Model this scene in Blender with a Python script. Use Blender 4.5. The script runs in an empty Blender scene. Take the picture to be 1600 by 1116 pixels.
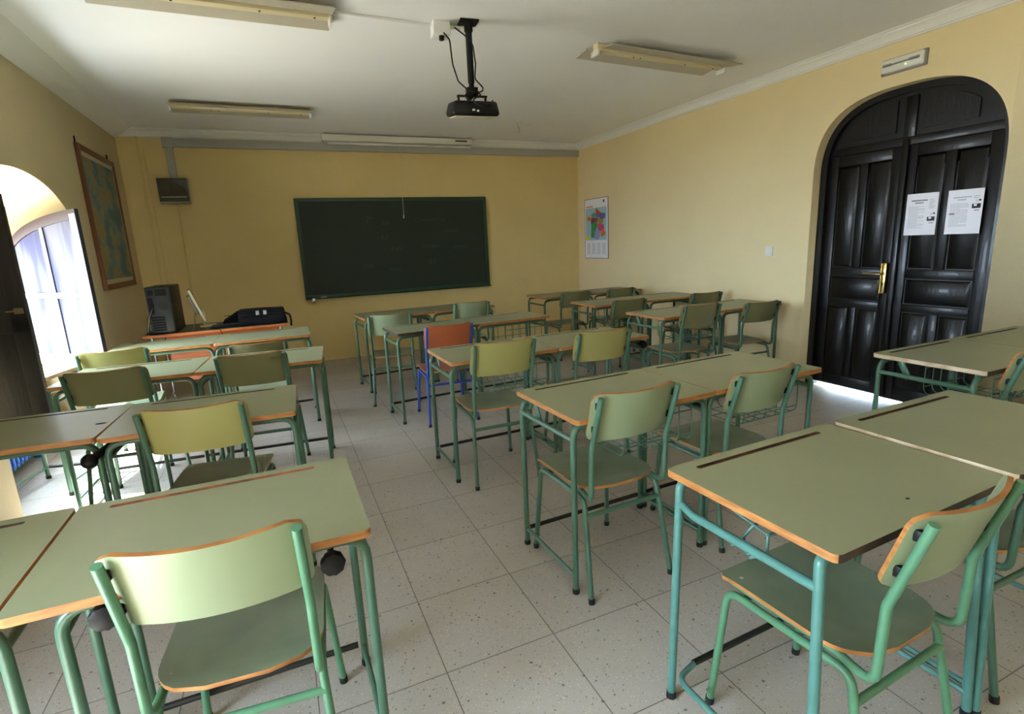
import bpy, bmesh, math, random
from mathutils import Vector, Matrix
PI = math.pi
S = bpy.context.scene
C = S.collection

# ------------------------------------------------------------------ camera
YAW, PITCH, ROLL, FPX, CAMH = .4074, .2121, -.0447, 829.06, 1.4023
cy, sy, cp, sp = math.cos(YAW), math.sin(YAW), math.cos(PITCH), math.sin(PITCH)
fw = Vector((sy*cp, cy*cp, -sp)); r0 = Vector((cy, -sy, 0)); u0 = r0.cross(fw)
rt = math.cos(ROLL)*r0 + math.sin(ROLL)*u0
up = -math.sin(ROLL)*r0 + math.cos(ROLL)*u0
cam = bpy.data.cameras.new('camera'); cam_o = bpy.data.objects.new('camera', cam); C.objects.link(cam_o)
cam.sensor_fit = 'HORIZONTAL'; cam.sensor_width = 36; cam.lens = FPX*36/1600; cam.clip_start = .05
M = Matrix((rt, up, -fw)).transposed().to_4x4(); M.translation = Vector((0, 0, CAMH)); cam_o.matrix_world = M
S.camera = cam_o

# ------------------------------------------------------------------ sky, sun, exposure
S.view_settings.view_transform = 'Standard'; S.view_settings.look = 'None'
S.view_settings.gamma = 1; S.view_settings.use_curve_mapping = False
S.view_settings.exposure = 1.8
W = bpy.data.worlds.new('sky'); S.world = W; W.use_nodes = True
bg = W.node_tree.nodes['Background']; bg.inputs[0].default_value = (.66, .82, 1, 1); bg.inputs[1].default_value = 12.5
sun = bpy.data.lights.new('sun', 'SUN'); sun.energy = 26; sun.angle = math.radians(.6); sun.color = (1, .97, .93)
sun_o = bpy.data.objects.new('sun', sun); C.objects.link(sun_o)
sun_o.rotation_euler = Vector((.75, -.25, -1)).to_track_quat('-Z', 'Y').to_euler()
S.cycles.use_denoising = True
S.cycles.max_bounces = 12; S.cycles.diffuse_bounces = 8; S.cycles.glossy_bounces = 4
S.cycles.transparent_max_bounces = 16
S.cycles.sample_clamp_indirect = 8
S.cycles.caustics_reflective = False; S.cycles.caustics_refractive = False

# ------------------------------------------------------------------ materials
def lin(h):
    c = [int(h[i:i+2], 16)/255 for i in (0, 2, 4)]
    return tuple(x/12.92 if x <= .04045 else ((x+.055)/1.055)**2.4 for x in c) + (1,)
def mat(name, col, rough=.5, metal=0, noise=0, nscale=8, bump=0, bscale=60, spec=.5, coat=0, col2=None, streak=None):
    m = bpy.data.materials.new(name); m.use_nodes = True
    nt = m.node_tree; b = nt.nodes['Principled BSDF']
    c = lin(col) if isinstance(col, str) else tuple(col)+(1,)
    b.inputs['Base Color'].default_value = c
    b.inputs['Roughness'].default_value = rough; b.inputs['Metallic'].default_value = metal
    b.inputs['Specular IOR Level'].default_value = spec; b.inputs['Coat Weight'].default_value = coat
    tc = nt.nodes.new('ShaderNodeTexCoord')
    if noise or col2:
        src = tc.outputs['Object']
        if streak:
            mp = nt.nodes.new('ShaderNodeMapping'); mp.inputs['Scale'].default_value = streak
            nt.links.new(src, mp.inputs[0]); src = mp.outputs[0]
        n = nt.nodes.new('ShaderNodeTexNoise'); n.inputs['Scale'].default_value = nscale; n.inputs['Detail'].default_value = 5
        nt.links.new(src, n.inputs['Vector'])
        mx = nt.nodes.new('ShaderNodeMix'); mx.data_type = 'RGBA'
        a = noise or .5
        rp = nt.nodes.new('ShaderNodeMapRange'); rp.inputs[1].default_value = .35; rp.inputs[2].default_value = .65
        nt.links.new(n.outputs['Fac'], rp.inputs[0]); nt.links.new(rp.outputs[0], mx.inputs[0])
        c2 = lin(col2) if isinstance(col2, str) else tuple(x*(1-a) for x in c[:3])+(1,)
        mx.inputs[6].default_value = c; mx.inputs[7].default_value = c2
        nt.links.new(mx.outputs[2], b.inputs['Base Color'])
    if bump:
        n2 = nt.nodes.new('ShaderNodeTexNoise'); n2.inputs['Scale'].default_value = bscale; n2.inputs['Detail'].default_value = 4
        if streak:
            mp2 = nt.nodes.new('ShaderNodeMapping'); mp2.inputs['Scale'].default_value = streak
            nt.links.new(tc.outputs['Object'], mp2.inputs[0]); nt.links.new(mp2.outputs[0], n2.inputs['Vector'])
        else: nt.links.new(tc.outputs['Object'], n2.inputs['Vector'])
        bp = nt.nodes.new('ShaderNodeBump'); bp.inputs['Strength'].default_value = bump; bp.inputs['Distance'].default_value = .01
        nt.links.new(n2.outputs['Fac'], bp.inputs['Height']); nt.links.new(bp.outputs[0], b.inputs['Normal'])
    return m
MAT = dict(
    wall_lit=mat('wall_paint_lit', 'e3d2a4', .75, noise=.05, nscale=1.5, bump=.12, bscale=35),  # same yellow paint, window light on the right wall put into its colour
    wall_ochre=mat('wall_paint_ochre', 'ddc78a', .75, noise=.05, nscale=1.5, bump=.12, bscale=35),
    wall=mat('wall_paint', 'c9ba92', .75, noise=.05, nscale=1.5, bump=.12, bscale=35),  # same paint made darker, with the left wall's shade in its colour
    ceiling=mat('ceiling_paint', 'eeeff0', .8, noise=.02, nscale=2, bump=.05, bscale=25),
    cornice=mat('cornice_plaster', 'e4e4e0', .7),
    laminate=mat('desk_laminate', '8f9474', .38, noise=.06, nscale=4, bump=.02, bscale=300),
    laminate_seat=mat('seat_laminate', '7b8a70', .36, noise=.22, nscale=7, bump=.02, bscale=200),
    back_grey=mat('backrest_laminate_grey', '8d9a76', .36, noise=.05, nscale=5),
    back_yellow=mat('backrest_laminate_yellow', 'a09c5e', .36, noise=.05, nscale=5),
    back_dark=mat('backrest_laminate_dark', '7b7c56', .4, noise=.06, nscale=5),
    orange_lam=mat('orange_laminate', 'c06a45', .4, noise=.08, nscale=5),
    orange_seat=mat('orange_seat_laminate', 'a8694e', .4, noise=.15, nscale=7),
    edge=mat('plywood_edge', 'b47c42', .5, col2='95602f', nscale=14, streak=(1, 1, 6)),
    edge_dark=mat('dark_worn_edge', '4a3526', .6, col2='2a1e16', nscale=14),
    edge_pale=mat('worn_plywood_edge', 'cdbb9c', .6, col2='a98f6c', nscale=14),
    groove=mat('groove_wood', '5a3a22', .7, col2='2e1d12', nscale=20),
    groove_orange=mat('groove_wood_red', 'a8633c', .7, col2='5a3a22', nscale=12),
    steel_green=mat('green_enamel', '476b57', .32, noise=.1, nscale=30),
    steel_bright=mat('bright_green_enamel', '528262', .3, noise=.12, nscale=25),
    steel_turq=mat('turquoise_enamel', '4f8078', .3, noise=.12, nscale=25),
    steel_blue=mat('blue_enamel', '2c4fae', .3, noise=.08, nscale=25),
    black=mat('black_plastic', '070708', .5, spec=.3),
    blackbar=mat('black_worn_bar', '1a1c1a', .5, noise=.3, nscale=30),
    latch_metal=mat('dull_latch_metal', '6b5d3c', .5),
    screen_cream=mat('screen_case_cream', 'd6d3c8', .5),
    rubber=mat('rubber_cap', '101211', .7),
    chrome=mat('bright_metal', 'c8c8c8', .2, metal=1),
    wire=mat('green_wire', '4a7663', .35),
    wood_dark=mat('black_door_wood', '0b0807', .36, noise=.5, nscale=6, bump=.2, bscale=9, streak=(6, 6, 1), spec=.35, coat=.08),
    shutter=mat('dark_shutter_wood', '0d0907', .55, noise=.4, nscale=6, bump=.3, bscale=9, streak=(6, 6, 1)),
    window_white=mat('white_window_wood', 'd9d6d4', .5),
    window_edge=mat('window_edge_dark', '1c1f26', .5),
    window_brown=mat('window_arch_wood', '2e1a14', .5),
    board=mat('chalkboard_slate', '1c2a1f', .62, noise=.12, nscale=3),
    board_frame=mat('chalkboard_frame', '1f3d2d', .45),
    chalk=mat('faint_chalk', '3d4c42', .9),
    duct=mat('grey_trunking', 'a8a7a0', .5),
    lampmetal=mat('reflector_enamel', 'b9b2a0', .45, noise=.06, nscale=10),
    lampcream=mat('cream_batten', 'd6caa4', .5),
    white=mat('white_plastic', 'dededb', .45),
    grey=mat('grey_plastic', '8f8f8d', .5),
    radiator=mat('blue_radiator_paint', '2c6fd0', .3),
    brass=mat('polished_brass', 'e6cf86', .22, metal=1),
    pc_side=mat('pc_black', '17181a', .45),
    pc_back=mat('pc_back_steel', '3c3e40', .45, metal=.5),
    beige=mat('beige_plastic', 'cbc5ae', .5),
    tablewood=mat('orange_varnished_wood', 'c4733c', .35, col2='a85a2a', nscale=6, streak=(1, 1, 8)),
    tabletop_dark=mat('olive_table_top', '565844', .45, noise=.1),
    bag=mat('black_nylon', '0a0a0c', .85, spec=.2, bump=.3, bscale=120),
    mapframe=mat('brown_frame_wood', '6e3f22', .45, noise=.3, nscale=12, streak=(6, 6, 1)),
    outside=mat('outside_ground', '958a78', .9, noise=.05),
    paper=mat('white_paper', 'e6e6ee', .7),
    ink=mat('grey_print', '8d8d98', .8),
    ink_dark=mat('dark_print', '202028', .8),
)
def glass(name, col=(.95, .96, 1, 1)):
    m = bpy.data.materials.new(name); m.use_nodes = True; nt = m.node_tree; nt.nodes.clear()
    o = nt.nodes.new('ShaderNodeOutputMaterial'); t = nt.nodes.new('ShaderNodeBsdfTransparent'); t.inputs[0].default_value = col
    g = nt.nodes.new('ShaderNodeBsdfGlossy'); g.inputs['Roughness'].default_value = .04
    x = nt.nodes.new('ShaderNodeMixShader'); x.inputs[0].default_value = .1
    nt.links.new(t.outputs[0], x.inputs[1]); nt.links.new(g.outputs[0], x.inputs[2]); nt.links.new(x.outputs[0], o.inputs[0]); return m
MAT['glass'] = glass('clear_glass')
MAT['smoke'] = glass('smoked_cover', (.30, .31, .31, 1))
def frosted():
    m = bpy.data.materials.new('sheer_curtain_pane'); m.use_nodes = True; nt = m.node_tree; nt.nodes.clear()
    N = nt.nodes.new; L = nt.links.new
    o = N('ShaderNodeOutputMaterial'); d = N('ShaderNodeBsdfDiffuse'); t = N('ShaderNodeBsdfTranslucent'); tr = N('ShaderNodeBsdfTransparent')
    tc = N('ShaderNodeTexCoord'); mp = N('ShaderNodeMapping'); mp.inputs['Scale'].default_value = (3.5, 3.5, .5)
    n = N('ShaderNodeTexNoise'); n.inputs['Scale'].default_value = 2; L(tc.outputs['Object'], mp.inputs[0]); L(mp.outputs[0], n.inputs['Vector'])
    cr = N('ShaderNodeValToRGB'); cr.color_ramp.elements[0].color = (.14, .14, .23, 1); cr.color_ramp.elements[0].position = .38  # lavender streaks: soft shading of the sheer cloth painted into the colour
    cr.color_ramp.elements[1].color = (.29, .29, .34, 1); cr.color_ramp.elements[1].position = .55
    L(n.outputs['Fac'], cr.inputs[0])
    for s in (d, t): L(cr.outputs[0], s.inputs[0])
    a = N('ShaderNodeMixShader'); a.inputs[0].default_value = .6; L(d.outputs[0], a.inputs[1]); L(t.outputs[0], a.inputs[2])
    b = N('ShaderNodeMixShader'); b.inputs[0].default_value = .05; L(a.outputs[0], b.inputs[1]); L(tr.outputs[0], b.inputs[2])
    L(b.outputs[0], o.inputs[0]); return m
MAT['sheer'] = frosted()

def floor_mat():
    m = bpy.data.materials.new('terrazzo_floor'); m.use_nodes = True; nt = m.node_tree; N = nt.nodes.new; L = nt.links.new
    b = nt.nodes['Principled BSDF']; b.inputs['Roughness'].default_value = .45
    tc = N('ShaderNodeTexCoord'); sx = N('ShaderNodeSeparateXYZ'); L(tc.outputs['Object'], sx.inputs[0])
    T = .4044
    def math_(op, a, bb=None, c=None):
        n = N('ShaderNodeMath'); n.operation = op
        for i, v in enumerate((a, bb, c)):
            if v is None: continue
            if isinstance(v, (int, float)): n.inputs[i].default_value = v
            else: L(v, n.inputs[i])
        return n.outputs[0]
    lines = []; ids = []
    for k, off in ((0, .764), (1, 1.5018)):
        q = math_('DIVIDE', math_('SUBTRACT', sx.outputs[k], off), T)
        fr = math_('FRACT', q); ids.append(math_('FLOOR', q))
        dd = math_('MINIMUM', fr, math_('SUBTRACT', 1, fr))
        lines.append(math_('LESS_THAN', dd, .0045))
    line = math_('MAXIMUM', *lines)
    cb = N('ShaderNodeCombineXYZ'); L(ids[0], cb.inputs[0]); L(ids[1], cb.inputs[1])
    wn = N('ShaderNodeTexWhiteNoise'); wn.noise_dimensions = '2D'; L(cb.outputs[0], wn.inputs['Vector'])
    base = N('ShaderNodeMix'); base.data_type = 'RGBA'; L(wn.outputs[0], base.inputs[0])
    base.inputs[6].default_value = lin('b4afa6'); base.inputs[7].default_value = lin('aba69d')
    prev = base.outputs[2]
    # large soft dirt
    n1 = N('ShaderNodeTexNoise'); n1.inputs['Scale'].default_value = 2.2; n1.inputs['Detail'].default_value = 6; L(tc.outputs['Object'], n1.inputs['Vector'])
    r1 = N('ShaderNodeMapRange'); r1.inputs[1].default_value = .48; r1.inputs[2].default_value = .75; r1.inputs[4].default_value = .35; L(n1.outputs['Fac'], r1.inputs[0])
    m1 = N('ShaderNodeMix'); m1.data_type = 'RGBA'; L(r1.outputs[0], m1.inputs[0]); L(prev, m1.inputs[6]); m1.inputs[7].default_value = lin('958a78'); prev = m1.outputs[2]
    # chips
    for sc_, th, colr in ((70, .17, '80766a'), (120, .2, '8d8273'), (150, .22, 'cfcac0'), (38, .13, '675d52')):
        v = N('ShaderNodeTexVoronoi'); v.inputs['Scale'].default_value = sc_; L(tc.outputs['Object'], v.inputs['Vector'])
        cs = N('ShaderNodeSeparateColor'); L(v.outputs['Color'], cs.inputs[0])
        rr = math_('MULTIPLY', cs.outputs[0], th*1.6)
        rr = math_('MULTIPLY', rr, math_('GREATER_THAN', cs.outputs[1], .5))
        f = math_('LESS_THAN', v.outputs['Distance'], rr)
        mm = N('ShaderNodeMix'); mm.data_type = 'RGBA'; L(math_('MULTIPLY', f, .9), mm.inputs[0]); L(prev, mm.inputs[6]); mm.inputs[7].default_value = lin(colr); prev = mm.outputs[2]
    ml = N('ShaderNodeMix'); ml.data_type = 'RGBA'; L(math_('MULTIPLY', line, .8), ml.inputs[0]); L(prev, ml.inputs[6]); ml.inputs[7].default_value = lin('4a4138')
    L(ml.outputs[2], b.inputs['Base Color'])
    return m
MAT['floor'] = floor_mat()

# ------------------------------------------------------------------ mesh helpers
def mesh_from(bm, name, mats, smooth=True):
    me = bpy.data.meshes.new(name); bmesh.ops.recalc_face_normals(bm, faces=bm.faces); bm.to_mesh(me); bm.free()
    for m in (mats if isinstance(mats, (list, tuple)) else [mats]): me.materials.append(MAT[m] if isinstance(m, str) else m)
    if smooth:
        me.polygons.foreach_set('use_smooth', [True]*len(me.polygons))
        me.set_sharp_from_angle(angle=math.radians(48))
    return me
def obj(name, me, parent=None, label=None):
    o = bpy.data.objects.new(name, me); C.objects.link(o)
    if parent: o.parent = parent
    if label: o['label'] = label
    return o
def tag(o, label, cat, group=None):
    o['label'] = label; o['category'] = cat
    if group: o['group'] = group
    return o
def thing(name, label, cat, loc=(0, 0, 0), rz=0, group=None, sz=1):
    o = bpy.data.objects.new(name, None); C.objects.link(o); o.empty_display_size = .1
    o.location = loc; o.rotation_euler = (0, 0, rz); o.scale = (1, 1, sz); return tag(o, label, cat, group)
def structure(name, me, parent=None):
    o = obj(name, me, parent)
    if not parent: o['kind'] = 'structure'
    return o
def box(bm, x0, x1, y0, y1, z0, z1, mi=0, bev=0, M=None):
    r = bmesh.ops.create_cube(bm, size=1); vs = r['verts']
    bmesh.ops.scale(bm, vec=(abs(x1-x0), abs(y1-y0), abs(z1-z0)), verts=vs)
    bmesh.ops.translate(bm, vec=((x0+x1)/2, (y0+y1)/2, (z0+z1)/2), verts=vs)
    fs = set(f for v in vs for f in v.link_faces)
    for f in fs: f.material_index = mi
    if bev:
        es = list(set(e for v in vs for e in v.link_edges))
        g = bmesh.ops.bevel(bm, geom=es, offset=bev, segments=2, affect='EDGES', profile=.5)
        vs = list(set(v for f in g['faces'] for v in f.verts) | set(v for v in vs if v.is_valid))
        for f in g['faces']: f.material_index = mi
    if M is not None: bmesh.ops.transform(bm, matrix=M, verts=vs)
    return vs
def boxme(name, mats, *boxes, bev=0, smooth=True):
    bm = bmesh.new()
    for b in boxes: box(bm, *b[:6], mi=b[6] if len(b) > 6 else 0, bev=bev)
    return mesh_from(bm, name, mats, smooth)
def fillet(pts, rad, seg=6):
    P = [Vector(p) for p in pts]; out = [P[0]]
    for i in range(1, len(P)-1):
        a, b, c = P[i-1], P[i], P[i+1]; d1 = (a-b); d2 = (c-b); l1, l2 = d1.length, d2.length; d1.normalize(); d2.normalize()
        ang = d1.angle(d2)
        if ang > PI-.05: out.append(b); continue
        rr = rad[i-1] if isinstance(rad, (list, tuple)) else rad
        t = min(rr/math.tan(ang/2), l1*.49, l2*.49)
        p1, p2 = b+d1*t, b+d2*t
        for k in range(seg+1):
            s = k/seg; q = p1*(1-s)**2 + b*2*s*(1-s) + p2*s*s
            out.append(q)
    out.append(P[-1]); return out
def tube(bm, pts, r, rad=0, n=12, mi=0, caps=True, closed=False):
    P = fillet(pts, rad) if rad else [Vector(p) for p in pts]
    Q = [P[0]]
    for p in P[1:]:
        if (p-Q[-1]).length > 1e-5: Q.append(p)
    P = Q; T = []
    for i in range(len(P)):
        a = P[max(0, i-1)]; b = P[min(len(P)-1, i+1)]
        if closed: a = P[i-1]; b = P[(i+1) % len(P)]
        T.append((b-a).normalized())
    N = T[0].orthogonal().normalized(); rings = []
    for i in range(len(P)):
        N = (N - T[i]*N.dot(T[i])).normalized(); B = T[i].cross(N)
        rr = r[i] if isinstance(r, (list, tuple)) else r
        rings.append([bm.verts.new(P[i] + rr*(math.cos(2*PI*k/n)*N + math.sin(2*PI*k/n)*B)) for k in range(n)])
    m = len(rings)
    for i in range(m if closed else m-1):
        A, Bq = rings[i], rings[(i+1) % m]
        for k in range(n):
            f = bm.faces.new((A[k], A[(k+1) % n], Bq[(k+1) % n], Bq[k])); f.material_index = mi
    if caps and not closed:
        for R in (rings[0], rings[-1]): bm.faces.new(R).material_index = mi
def tubeme(name, m, *specs):
    bm = bmesh.new()
    for s in specs: tube(bm, **s) if isinstance(s, dict) else tube(bm, *s)
    return mesh_from(bm, name, m)
def lathe(bm, prof, n=20, axis='Z', c=(0, 0, 0), mi=0):
    rings = []
    for (r, h) in prof:
        ring = []
        for k in range(n):
            a = 2*PI*k/n; x, y = r*math.cos(a), r*math.sin(a)
            p = {'Z': (x, y, h), 'X': (h, x, y), 'Y': (x, h, y)}[axis]
            ring.append(bm.verts.new(Vector(p)+Vector(c)))
        rings.append(ring)
    for A, B in zip(rings, rings[1:]):
        for k in range(n): bm.faces.new((A[k], A[(k+1) % n], B[(k+1) % n], B[k])).material_index = mi
    for R in (rings[0], rings[-1]): bm.faces.new(R).material_index = mi
def plate(name, mats, posf, nrm, th, nu=18, nv=10, edge_mi=1):
    """curved board: posf(u,v) for u,v in -1..1, nrm(u,v) offset direction"""
    bm = bmesh.new(); G = []
    for sgn in (0, 1):
        G.append([[bm.verts.new(posf(-1+2*i/nu, -1+2*j/nv) + nrm(-1+2*i/nu, -1+2*j/nv)*th*sgn) for j in range(nv+1)] for i in range(nu+1)])
    for g in G:
        for i in range(nu):
            for j in range(nv): bm.faces.new((g[i][j], g[i+1][j], g[i+1][j+1], g[i][j+1]))
    A, B = G
    loop = [(i, 0) for i in range(nu)] + [(nu, j) for j in range(nv)] + [(i, nv) for i in range(nu, 0, -1)] + [(0, j) for j in range(nv, 0, -1)]
    for k in range(len(loop)):
        (a, b), (c, d) = loop[k], loop[(k+1) % len(loop)]
        f = bm.faces.new((A[a][b], A[c][d], B[c][d], B[a][b])); f.material_index = edge_mi
    return mesh_from(bm, name, mats)

# ------------------------------------------------------------------ room shell
XL, XR, YB, YF, ZC = -1.39, 4.32, -4.6, 7.22, 2.783
XW = -1.84; XO = -2.06; XD = 4.44
def arch_z(kind, u, zs, rise, n=2.0):
    return zs + rise*max(0, 1-abs(u)**n)**(1/n)
def arch_pts(y0, y1, zs, rise, n, seg=40):
    c, h = (y0+y1)/2, (y1-y0)/2
    return [(c - h*math.cos(PI*i/seg), arch_z(0, -math.cos(PI*i/seg), zs, rise, n)) for i in range(seg+1)]
def wall_x(name, xa, xb, y0, y1, z0, z1, ops, mats='wall'):
    """wall slab between x=xa (room side) and x=xb with arched openings (ya,yb,zbot,zs,rise,n)"""
    bm = bmesh.new()
    def q(*p): bm.faces.new([bm.verts.new(v) for v in p])
    ys = y0
    for (a, b, zb, zs, rise, n) in sorted(ops):
        for x in (xa, xb): q((x, ys, z0), (x, a, z0), (x, a, z1), (x, ys, z1))
        P = arch_pts(a, b, zs, rise, n)
        for (ya, za), (yb, zb2) in zip(P, P[1:]):
            for x in (xa, xb): q((x, ya, za), (x, yb, zb2), (x, yb, z1), (x, ya, z1))
            q((xa, ya, za), (xa, yb, zb2), (xb, yb, zb2), (xb, ya, za))
        for yy in (a, b): q((xa, yy, zb), (xa, yy, zs), (xb, yy, zs), (xb, yy, zb))
        if zb > z0:
            for x in (xa, xb): q((x, a, z0), (x, b, z0), (x, b, zb), (x, a, zb))
            q((xa, a, zb), (xa, b, zb), (xb, b, zb), (xb, a, zb))
        ys = b
    for x in (xa, xb): q((x, ys, z0), (x, y1, z0), (x, y1, z1), (x, ys, z1))
    q((xa, y0, z1), (xa, y1, z1), (xb, y1, z1), (xb, y0, z1)); q((xa, y0, z0), (xa, y0, z1), (xb, y0, z1), (xb, y0, z0)); q((xa, y1, z0), (xa, y1, z1), (xb, y1, z1), (xb, y1, z0))
    bmesh.ops.remove_doubles(bm, verts=bm.verts, dist=1e-5)
    me = mesh_from(bm, name, mats); return me
NICHE = [(3.45, 5.34, 0, 1.54, .45, 2.0), (-.15, 1.74, 0, 1.54, .45, 2.0), (-3.75, -1.86, 0, 1.54, .45, 2.0)]  # third niche lies out of view, added with its window for more light
WOPEN = [(3.54, 5.25, .62, 1.5, .28, 2.0), (-.06, 1.65, .62, 1.5, .28, 2.0), (-3.66, -1.95, .62, 1.5, .28, 2.0)]
structure('wall_left', wall_x('wall_left', XL, XW, YB, YF+.15, 0, ZC+.1, NICHE))
structure('wall_left_outer', wall_x('wall_left_outer', XW-.001, XO, YB, YF+.15, 0, ZC+.1, WOPEN))
DOOR = [(1.972, 3.315, 0, 1.80, .60, 2.7)]
structure('wall_right', wall_x('wall_right', XR, XR+.4, YB, YF+.15, 0, ZC+.1, DOOR, 'wall_lit'))
structure('wall_front', boxme('wall_front', 'wall_ochre', (XL, XR, YF, YF+.15, 0, ZC+.1), smooth=False))
structure('wall_back', boxme('wall_back', 'wall', (XL, XR, YB-.15, YB, 0, ZC+.1), smooth=False))
structure('floor', boxme('floor', 'floor', (XO-.02, XR+1.2, YB, YF, -.12, 0), smooth=False))
structure('ceiling', boxme('ceiling', 'ceiling', (XO, XR+.4, YB-.15, YF+.15, ZC, ZC+.25), smooth=False))
structure('ground', boxme('ground', 'outside', (-16, XO-.02, -14, 20, -.3, -.14), (XR+1.2, 16, -14, 20, -.3, -.14), smooth=False))
# cornices: extruded stepped profiles
def cornice(name, a, b, inward, e, h, prof):
    bm = bmesh.new(); R = []
    for p in (a, b):
        R.append([bm.verts.new((p[0]+inward[0]*e*q, p[1]+inward[1]*e*q, ZC-h*(1-w))) for q, w in prof])
    n = len(prof)
    for k in range(n-1): bm.faces.new((R[0][k], R[0][k+1], R[1][k+1], R[1][k]))
    for r in R: bm.faces.new(r + [bm.verts.new((r[0].co.x, r[0].co.y, ZC))]) 
    return structure(name, mesh_from(bm, name, 'cornice', True))
prof = [(0, 0), (.12, 0), (.12, .14), (.22, .16), (.34, .4), (.52, .62), (.72, .72), (.74, .86), (.9, .88), (1, 1)]
cornice('trim_1', (XR, YB, 0), (XR, YF, 0), (-1, 0), .075, .085, prof)
cornice('trim_2', (XL, YF, 0), (XR, YF, 0), (0, -1), .075, .085, prof)
profL = [(0, 0), (.08, 0), (.3, .3), (.42, .34), (.5, .42), (.74, .72), (.78, .8), (.97, .93), (1, 1)]
cornice('trim_3', (XL, YB, 0), (XL, YF, 0), (1, 0), .165, .10, profL)
cornice('trim_4', (XL, YB, 0), (XR, YB, 0), (0, 1), .075, .085, prof)
# vertical painted pipes on the front wall beside the left corner
structure('trim_5', tubeme('trim_5', 'wall_ochre', ([(-1.2, YF-.008, ZC-.08), (-1.19, YF-.008, 0)], .012), ([(-1.15, YF-.006, ZC-.2), (-1.14, YF-.006, 0)], .007)))
structure('trim_6', tubeme('trim_6', 'wall_ochre', ([(-.905, YF-.006, 2.02), (-.93, YF-.006, .5)], .009)))

# ------------------------------------------------------------------ door
def arch_board(name, mats, xa, xb, y0, y1, z0, zs, rise, n, bev=0, y_from=None, y_to=None):
    """solid board with arched top between x=xa..xb; optional cut to y_from..y_to"""
    P = arch_pts(y0, y1, zs, rise, n, 60)
    if y_from is not None:
        c, h = (y0+y1)/2, (y1-y0)/2
        f = lambda y: arch_z(0, (y-c)/h, zs, rise, n)
        P = [(y_from, f(y_from))] + [p for p in P if y_from+1e-4 < p[0] < y_to-1e-4] + [(y_to, f(y_to))]
    bm = bmesh.new(); V = []
    for x in (xa, xb): V.append([bm.verts.new((x, P[0][0], z0))] + [bm.verts.new((x, y, z)) for y, z in P] + [bm.verts.new((x, P[-1][0], z0))])
    for v in V: bm.faces.new(v)
    m = len(V[0])
    for k in range(m): bm.faces.new((V[0][k], V[0][(k+1) % m], V[1][(k+1) % m], V[1][k]))
    return mesh_from(bm, name, mats)
dY0, dY1 = 1.955, 3.335; dC = 2.69
door = thing('door_1', 'x', 'x', (0, 0, 0)); del door['label']; del door['category']; door['kind'] = 'structure'
# frame: arched ring
def arch_ring(name, mats, xa, xb, y0, y1, z0, zs, rise, n, w):
    Po = arch_pts(y0, y1, zs, rise, n, 60); Pi = arch_pts(y0+w, y1-w, zs, rise-w, n, 60)
    Po = [(Po[0][0], z0)] + Po + [(Po[-1][0], z0)]; Pi = [(Pi[0][0], z0)] + Pi + [(Pi[-1][0], z0)]
    bm = bmesh.new()
    L = [[bm.verts.new((x, *p)) for p in PP] for x in (xa, xb) for PP in (Po, Pi)]
    for k in range(len(Po)-1):
        for A, B in ((0, 1), (2, 3), (0, 2), (1, 3)): bm.faces.new((L[A][k], L[A][k+1], L[B][k+1], L[B][k]))
    return mesh_from(bm, name, mats)
obj('door_frame', arch_ring('door_frame', 'wood_dark', XD-.03, XD+.06, dY0, dY1, 0, 1.82, .61, 2.7, .075), door)
def panel(bm, x, y0, y1, z0, z1, d=.014, m=.02):
    """raised-and-fielded panel standing on plane x, towards the room (-x)"""
    v = [bm.verts.new((x+.012, y, z)) for y, z in ((y0, z0), (y1, z0), (y1, z1), (y0, z1))]
    w = [bm.verts.new((x-.004, y, z)) for y, z in ((y0+m, z0+m), (y1-m, z0+m), (y1-m, z1-m), (y0+m, z1-m))]
    for k in range(4): bm.faces.new((v[k], v[(k+1) % 4], w[(k+1) % 4], w[k]))
    bm.faces.new(w)
def leaf(name, ya, yb, zb):
    lf = obj(name, None) if False else None
    bm = bmesh.new(); x0 = XD
    zt = 1.985; w = yb-ya; st = .085
    box(bm, x0+.015, x0+.045, ya, yb, zb, zt)                        # core sheet
    def fr(y0, y1, z0, z1): box(bm, x0, x0+.02, y0, y1, z0, z1, bev=.004)
    fr(ya, ya+st, zb, zt); fr(yb-st, yb, zb, zt)
    for z0, z1 in ((zb, .13), (.74, .80), (1.0, 1.07), (1.9, zt)): fr(ya+st, yb-st, z0, z1)
    ym = (ya+yb)/2
    fr(ym-.035, ym+.035, .13, .74); fr(ym-.035, ym+.035, 1.07, 1.9)
    for z0, z1 in ((.13, .74), (1.07, 1.9)):
        panel(bm, x0+.004, ya+st+.008, ym-.043, z0+.008, z1-.008); panel(bm, x0+.004, ym+.043, yb-st-.008, z0+.008, z1-.008)
    panel(bm, x0+.004, ya+st+.008, yb-st-.008, .808, .992)
    return mesh_from(bm, name, 'wood_dark')
far_leaf = obj('door_leaf', leaf('door_leaf_far', 2.66, 3.26, .035), door)
near_leaf = obj('door_leaf', leaf('door_leaf_near', 2.035, 2.652, .022), door)
obj('meeting_strip', boxme('meeting_strip', 'wood_dark', (XD-.022, XD+.0, 2.625, 2.672, .03, 2.03), bev=.005), door)
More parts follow.
